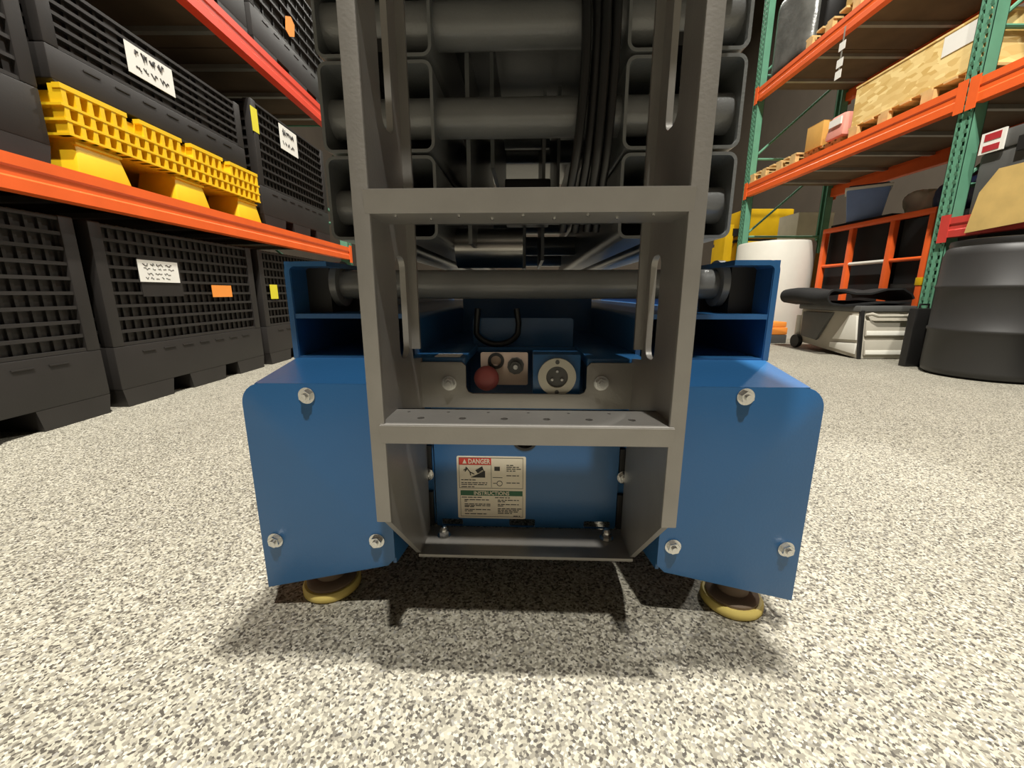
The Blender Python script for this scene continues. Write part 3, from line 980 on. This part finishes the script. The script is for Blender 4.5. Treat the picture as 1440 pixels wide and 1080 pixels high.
# top shelf of the right rack
wood_pallet('wooden pallet under cream carton on the upper shelf', (3.35, 4.24, ZR2), 0.94, 0.86, h=0.11)
carton('carton', 'tall cream carton on a pallet on the upper shelf', (3.22, 4.02, ZR2 + 0.11), 0.55, 0.46, 0.50, 'tan')
blk = carton('storage_case', 'black storage case behind cream carton on the upper shelf', (3.30, 4.48, ZR2 + 0.11), 0.60, 0.40, 0.60, 'black', cat='case', tape='grey_dk')
MB().box(-0.304, -0.300, -0.08, 0.12, 0.28, 0.38).build('grey_card', 'grey_lt', blk)


def lumpy(mb, cx, cy, cz, rx, ry, rz_, seed, n=18, m=12, amp=0.14, flat=0.45):
    rnd = random.Random(seed)
    ph = [(rnd.uniform(1, 5), rnd.uniform(1, 5), rnd.uniform(0, 6)) for _ in range(6)]
    vs, fs = [], []
    for j in range(m + 1):
        th = PI * j / m
        for i in range(n):
            a = 2 * PI * i / n
            k = 1 + sum(amp / 3 * math.sin(p * 2 * a / 2 * round(p) / p + q * th + r_) for p, q, r_ in ph)
            sx = abs(math.cos(a)) ** flat * (1 if math.cos(a) >= 0 else -1)
            sy = abs(math.sin(a)) ** flat * (1 if math.sin(a) >= 0 else -1)
            sz = abs(math.cos(th)) ** flat * (1 if math.cos(th) >= 0 else -1)
            st = math.sin(th) ** flat
            z = sz * rz_ * k
            vs.append((cx + sx * st * rx * k, cy + sy * st * ry * k, max(cz - rz_, cz + z)))
    for j in range(m):
        for i in range(n):
            i2 = (i + 1) % n
            fs.append((j * n + i, j * n + i2, (j + 1) * n + i2, (j + 1) * n + i))
    return mb.add(vs, fs)


wp = thing('wrapped_load', 'tall grey shrink wrapped load at the far end of upper shelf', 'load', (3.33, 5.07, ZR2))
lumpy(MB(), 0, 0, 0.41, 0.40, 0.31, 0.40, 3, 40, 24, 0.05, 0.3).build('wrap', 'wrapm', wp, smooth=50)
wood = MB().box(-0.42, 0.42, -0.33, 0.33, 0, 0.012).build('base_sheet', 'black', wp)
# strip of tags hanging off the upper beam
ht = thing('hanging_tags', 'pale paper tags hanging in a strip from the upper beam', 'tags', (2.865, 4.10, 2.34))
MB().box(-0.001, 0.001, -0.008, 0.008, 0, 0.40).build('strap', 'galv', ht)
for z in (0.0, 0.09, 0.22):
    MB().box(-0.004, -0.001, -0.035, 0.035, z, z + 0.065).build('tag', 'paper', ht)

# near bay: grey case with warning card, tan board over the red beam
gc = thing('storage_case', 'large grey storage case with red and white card', 'case', (3.27, 2.48, 0.985))
MB().box(-0.33, 0.33, -0.34, 0.34, 0, 0.36).build('body', 'grey_dk', gc, bevel=0.02)
MB().box(-0.34, 0.34, -0.35, 0.35, 0.36, 0.47).build('lid', 'grey_dk', gc, bevel=0.02)
for y in (-0.12, 0.10):
    MB().box(-0.352, -0.338, y - 0.03, y + 0.03, 0.32, 0.40).build('latch', 'black', gc)
wc = MB().box(-0.352, -0.341, 0.205, 0.335, 0.355, 0.475).build('warning_card', 'paper', gc)
MB().box(-0.354, -0.352, 0.225, 0.315, 0.425, 0.465).build('red_block', 'redc', wc)
MB().box(-0.354, -0.352, 0.225, 0.315, 0.365, 0.400).build('red_block', 'redc', wc)
tb = MB()
tb.hexa([(2.848, 2.56, 0.875), (2.848, 2.18, 0.90), (2.858, 2.18, 0.90), (2.858, 2.56, 0.875), (2.848, 2.71, 1.195), (2.848, 2.18, 1.205), (2.858, 2.18, 1.205), (2.858, 2.71, 1.195)])
tb.v = []
tb.f = []
tb.plate([(2.735, 0.870), (2.16, 0.905), (2.16, 1.21), (2.62, 1.215), (2.70, 1.10)], [], 'x', 2.858, 2.868)
tbo = tb.build('tan_board', 'tan')
tag(tbo, 'tan chipboard offcut standing against grey storage case above drums', 'board')


# drums
def drum(label, x, y):
    t = thing('drum', label, 'drum', (x, y, 0), 0, 'black plastic drums')
    pr = [(0.255, 0), (0.285, 0.02), (0.290, 0.05), (0.290, 0.27), (0.297, 0.278), (0.297, 0.29), (0.290, 0.298), (0.290, 0.525), (0.297, 0.533), (0.297, 0.545), (0.290, 0.553), (0.289, 0.72), (0.278, 0.76), (0.262, 0.775)]
    MB().lathe(pr, n=48).build('body', 'drum', t, smooth=50)
    MB().lathe([(0.268, 0.770), (0.272, 0.785), (0.268, 0.805), (0.25, 0.808), (0.248, 0.790)], n=48).build('lid', 'black', t, smooth=40)
    MB().cyl((0.12, 0.0, 0.79), (0.12, 0, 0.815), 0.03, 16).build('bung', 'black', t, smooth=40)
    return t


drum('black plastic drum below red beam beside the wheeled cooler', 2.93, 2.50)
drum('black plastic drum below tan board next to another drum', 3.02, 1.88)

fc = thing('carrying_case', 'flat black carrying case standing between cooler and drum', 'case', (2.805, 2.835, 0))
MB().box(-0.075, 0.075, -0.028, 0.028, 0, 0.40).build('shell', 'black', fc, bevel=0.012)
MB().tube([(-0.03, 0, 0.398), (-0.03, 0, 0.425), (0.03, 0, 0.425), (0.03, 0, 0.398)], 0.007, 8).build('handle', 'blackr', fc, smooth=60)

# wheeled cooler box with a black mat on top
ck = thing('wheeled_cooler', 'white and grey wheeled cooler box standing beside black drum', 'cooler', (2.89, 3.50, 0))
MB().hexa([(-0.205, -0.35, 0.0), (0.205, -0.35, 0.0), (0.19, 0.36, 0.06), (-0.19, 0.36, 0.06),
           (-0.215, -0.30, 0.36), (0.215, -0.30, 0.36), (0.20, 0.36, 0.36), (-0.20, 0.36, 0.36)]).build('body', 'grey_lt', ck, bevel=0.012)
MB().box(-0.222, 0.222, -0.315, 0.375, 0.36, 0.405).build('lid', 'grey_dk', ck, bevel=0.012)
MB().hexa([(-0.226, -0.33, 0.035), (-0.212, -0.33, 0.035), (-0.212, -0.06, 0.06), (-0.220, -0.06, 0.06),
           (-0.226, -0.33, 0.12), (-0.212, -0.33, 0.12), (-0.212, -0.06, 0.10), (-0.220, -0.06, 0.10)]).build('side_panel', 'white', ck, bevel=0.004)
MB().hexa([(-0.226, -0.325, 0.145), (-0.212, -0.325, 0.145), (-0.214, -0.08, 0.13), (-0.222, -0.08, 0.13),
           (-0.232, -0.30, 0.33), (-0.214, -0.30, 0.33), (-0.216, -0.22, 0.33), (-0.226, -0.22, 0.33)]).build('side_panel', 'white', ck, bevel=0.004)
MB().hexa([(-0.225, 0.10, 0.10), (-0.205, 0.10, 0.10), (-0.205, 0.30, 0.12), (-0.222, 0.30, 0.12),
           (-0.232, -0.05, 0.34), (-0.205, -0.05, 0.34), (-0.205, 0.30, 0.34), (-0.228, 0.30, 0.34)]).build('dark_side_panel', 'grey_dk', ck, bevel=0.004)
for s_ in (-1, 1):
    MB().hexa([(s_ * 0.20 - 0.012, -0.362, 0.0), (s_ * 0.20 + 0.012, -0.362, 0.0), (s_ * 0.20 + 0.012, -0.345, 0.0), (s_ * 0.20 - 0.012, -0.345, 0.0),
               (s_ * 0.20 - 0.012, -0.322, 0.37), (s_ * 0.20 + 0.012, -0.322, 0.37), (s_ * 0.20 + 0.012, -0.29, 0.37), (s_ * 0.20 - 0.012, -0.29, 0.37)]).build('corner_guard', 'black', ck, bevel=0.003)
    wo = MB().lathe([(0.03, -0.02), (0.058, -0.02), (0.062, -0.012), (0.062, 0.012), (0.058, 0.02), (0.03, 0.02)], n=28).build('wheel', 'black', ck, smooth=40, loc=(s_ * 0.21, 0.36, 0.063))
    wo.rotation_euler = (0, PI / 2, 0)
for (z0, z1) in ((0.03, 0.145), (0.175, 0.295)):
    def yy(z):
        return -0.352 + (z / 0.36) * 0.05
    MB().hexa([(-0.17, yy(z0) - 0.016, z0), (0.17, yy(z0) - 0.016, z0), (0.17, yy(z0) + 0.01, z0), (-0.17, yy(z0) + 0.01, z0),
               (-0.17, yy(z1) - 0.016, z1), (0.17, yy(z1) - 0.016, z1), (0.17, yy(z1) + 0.01, z1), (-0.17, yy(z1) + 0.01, z1)]).build('front_panel', 'grey_lt', ck, bevel=0.006)
    zm = z0 + 0.35 * (z1 - z0)
    MB().hexa([(-0.165, yy(z0) - 0.020, z0 + 0.008), (0.165, yy(z0) - 0.020, z0 + 0.008), (0.165, yy(z0), z0 + 0.008), (-0.165, yy(z0), z0 + 0.008),
               (-0.165, yy(zm) - 0.020, zm), (0.165, yy(zm) - 0.020, zm), (0.165, yy(zm), zm), (-0.165, yy(zm), zm)]).build('white_stripe', 'white', ck, bevel=0.003)
hd = [(-0.16, -0.31, 0.335), (-0.15, -0.345, 0.345), (-0.11, -0.352, 0.330), (0.11, -0.352, 0.330), (0.15, -0.345, 0.345), (0.16, -0.31, 0.335)]
MB().tube(hd, 0.013, 10).build('handle', 'grey_lt', ck, smooth=60)
MB().cyl((-0.18, 0.40, 0.12), (-0.18, 0.40, 0.30), 0.025, 14).build('pull_handle', 'white', ck, smooth=40)

# folded black mat, curled at the aisle side
def sheet(profile, y0, y1, th, skew):
    vs, fs = [], []
    n = len(profile)
    nor = []
    for i in range(n):
        a, b = profile[max(0, i - 1)], profile[min(n - 1, i + 1)]
        d = math.hypot(b[0] - a[0], b[1] - a[1]) or 1
        nor.append((-(b[1] - a[1]) / d, (b[0] - a[0]) / d))
    ny = 8
    for j in range(ny + 1):
        t = j / ny
        y = y0 + (y1 - y0) * t
        for s_ in (0, 1):
            for i, (x, z) in enumerate(profile):
                wv = 0.012 * math.sin(6 * t + x * 9)
                vs.append((x + skew * t + nor[i][0] * th * s_, y, z + wv + nor[i][1] * th * s_))
    row = 2 * n
    for j in range(ny):
        for i in range(n - 1):
            a = j * row + i
            fs.append((a, a + 1, a + row + 1, a + row))
            a = j * row + n + i
            fs.append((a, a + row, a + row + 1, a + 1))
        for i in (0, n - 1):
            a = j * row + i
            fs.append((a, a + row, a + row + n, a + n))
    for j in (0, ny):
        for i in range(n - 1):
            a = j * row + i
            fs.append((a, a + 1, a + n + 1, a + n))
    mb = MB()
    mb.add(vs, fs)
    return mb


pf = [(3.09, 0.428), (2.9, 0.428), (2.75, 0.428), (2.6, 0.424), (2.53, 0.430)]
for i in range(1, 10):
    a = R(-90 - 180 * i / 9)
    pf.append((2.50 + 0.046 * math.cos(a), 0.476 + 0.046 * math.sin(a)))
pf += [(2.56, 0.520), (2.66, 0.500), (2.78, 0.490), (2.9, 0.512), (3.02, 0.515), (3.09, 0.480), (3.11, 0.45)]
mt = sheet(pf, 3.24, 3.86, 0.014, 0.03).build('folded_mat', 'blackm', smooth=60)
tag(mt, 'folded black mat with a curled edge lying on the cooler', 'mat')

# orange guard rail behind the cooler
gr = thing('guard_rail', 'orange tubular guard rail with white centre bar behind the cooler', 'railing', (3.20, 3.30, 0))
ys = [0.0, 0.33, 0.76, 1.10]
for y in ys:
    MB().box(-0.022, 0.022, y - 0.022, y + 0.022, 0, 1.09).build('post', 'orange', gr, bevel=0.004)
    if y == 0:
        MB().box(-0.026, 0.026, y - 0.026, y + 0.026, 0.56, 0.62).build('post_sleeve', 'yellowm', gr, bevel=0.003)
MB().box(-0.022, 0.022, -0.022, 1.122, 1.09, 1.134).build('top_rail', 'orange', gr, bevel=0.005)
for y0, y1, m in ((0.022, 0.308, 'orange'), (0.352, 0.738, 'white'), (0.782, 1.078, 'orange')):
    MB().cyl((0, y0, 0.768), (0, y1, 0.768), 0.016, 12).build('mid_rail', m, gr, smooth=40)

# blue tote on dark cases behind the guard rail
c1 = carton('storage_case', 'black storage case on the floor behind the guard rail', (3.62, 3.38, 0), 0.62, 0.62, 0.58, 'black', cat='case', tape='grey_dk')
c2 = carton('storage_case', 'black storage case stacked behind the guard rail under bags', (3.62, 3.38, 0.581), 0.60, 0.60, 0.52, 'blackm', cat='case', tape='grey_dk')
c3 = carton('storage_case', 'tall dark case on the floor below the blue tote', (3.57, 4.09, 0), 0.62, 0.68, 1.17, 'blackm', cat='case', tape='grey_dk')
tt = thing('tote', 'blue plastic tote with white rim standing on dark case', 'tote', (3.40, 4.22, 1.171), R(-38))
MB().taper(0, 0, 0, 0.28, 0.125, 0.12, 0.16, 0.15).build('shell', 'totebl', tt, bevel=0.012)
MB().taper(0, 0, 0.28, 0.305, 0.172, 0.162, 0.172, 0.162).build('rim', 'white', tt, bevel=0.006)
MB().taper(0, 0, 0.305, 0.322, 0.15, 0.14, 0.14, 0.13).build('lid', 'totedk', tt, bevel=0.006)
for j, (x, y, z, a, b, c, mm, lb) in enumerate([(3.60, 3.42, 1.102, 0.20, 0.20, 0.15, 'totedk', 'navy fabric bag slumped on stacked cases behind rail'),
                                                 (3.73, 3.96, 1.171, 0.12, 0.14, 0.11, 'bag', 'pale plastic bag lying between tote and navy bag')]):
    o = lumpy(MB(), 0, 0, c, a, b, c, 11 + j, 26, 16, 0.16, 0.7).build('bag', mm, smooth=60, loc=(x, y, z))
    tag(o, lb, 'bag')

# white tank and objects beyond the cooler
wt = thing('white_tank', 'white round plastic tank standing beyond the cooler', 'tank', (2.98, 4.86, 0))
MB().lathe([(0.37, 0), (0.38, 0.02), (0.38, 1.02), (0.372, 1.045), (0.35, 1.05)], n=48).build('shell', 'white', wt, smooth=40)
MB().lathe([(0.10, 1.05), (0.10, 1.075), (0.09, 1.08)], n=24).build('cap', 'grey_lt', wt, smooth=40)
yc = thing('tool_case', 'small orange-yellow tool case on the floor beside tank', 'case', (2.68, 4.28, 0.0))
MB().box(-0.12, 0.12, -0.10, 0.10, 0.0, 0.085).build('lower_half', 'grey_dk', yc, bevel=0.008)
MB().box(-0.12, 0.12, -0.10, 0.10, 0.087, 0.16).build('body', 'tag_o', yc, bevel=0.008)
MB().box(-0.11, 0.11, -0.09, 0.09, 0.163, 0.215).build('lid', 'tag_o', yc, bevel=0.008)
ym = thing('yellow_machine', 'yellow lift machine parked beyond the far green upright', 'machine', (4.75, 8.3, 0))
MB().box(-0.45, 0.45, -0.25, 0.9, 1.50, 2.02).build('hood', 'yellowm', ym, bevel=0.03)
MB().box(-0.47, 0.47, -0.27, 0.9, 0.45, 1.45).build('body', 'yellowm', ym, bevel=0.03)
MB().box(-0.44, 0.44, -0.22, 0.85, 1.45, 1.50).build('seam', 'black', ym)
MB().box(-0.75, -0.60, -0.2, 0.2, 0.2, 1.75).build('mast_post', 'yellowm', ym, bevel=0.01)
MB().box(-0.62, -0.46, -0.2, 0.1, 1.55, 1.68).build('mast_bracket', 'black', ym)
for s_ in (-0.4, 0.4):
    for y in (-0.05, 0.7):
        wo = MB().lathe([(0.1, -0.07), (0.26, -0.07), (0.28, -0.05), (0.28, 0.05), (0.26, 0.07), (0.1, 0.07)], n=28).build('wheel', 'black', ym, smooth=40, loc=(s_, y, 0.28))
        wo.rotation_euler = (0, PI / 2, 0)
MB().box(-0.74, 0.40, -0.1, 0.85, 0.25, 0.46).build('axle_frame', 'black', ym)
carton('carton', 'large cream carton on the floor below another cream carton', (4.45, 6.6, 0), 0.60, 0.5, 1.25, 'cream', tape='tan')
carton('carton', 'cream carton resting on top of a larger cream carton', (4.45, 6.6, 1.252), 0.52, 0.45, 0.40, 'cream', tape='tan')
carton('carton', 'brown carton on the floor behind the white tank', (3.75, 5.15, 0), 0.55, 0.45, 0.95, 'card')

# ------------------------------------------------------------------ lamp housings
for i, (lx, ly, e) in enumerate(LAMP_SPOTS):
    t = thing('high_bay_light', ['high bay light hanging above the scissor lift', 'high bay light hanging over the near end of the aisle', 'high bay light hanging towards the end wall', 'high bay light hanging above the yellow machine'][i], 'light', (lx, ly, LAMP_Z + 0.03), 0, 'high bay lights')
    MB().lathe([(0.25, 0.0), (0.25, 0.05), (0.10, 0.16), (0.05, 0.22)], n=28).build('housing', 'grey_dk', t, smooth=40)
    MB().cyl((0, 0, 0.21), (0, 0, ZC - LAMP_Z - 0.03), 0.01, 8).build('hanger_rod', 'galv', t, smooth=40)
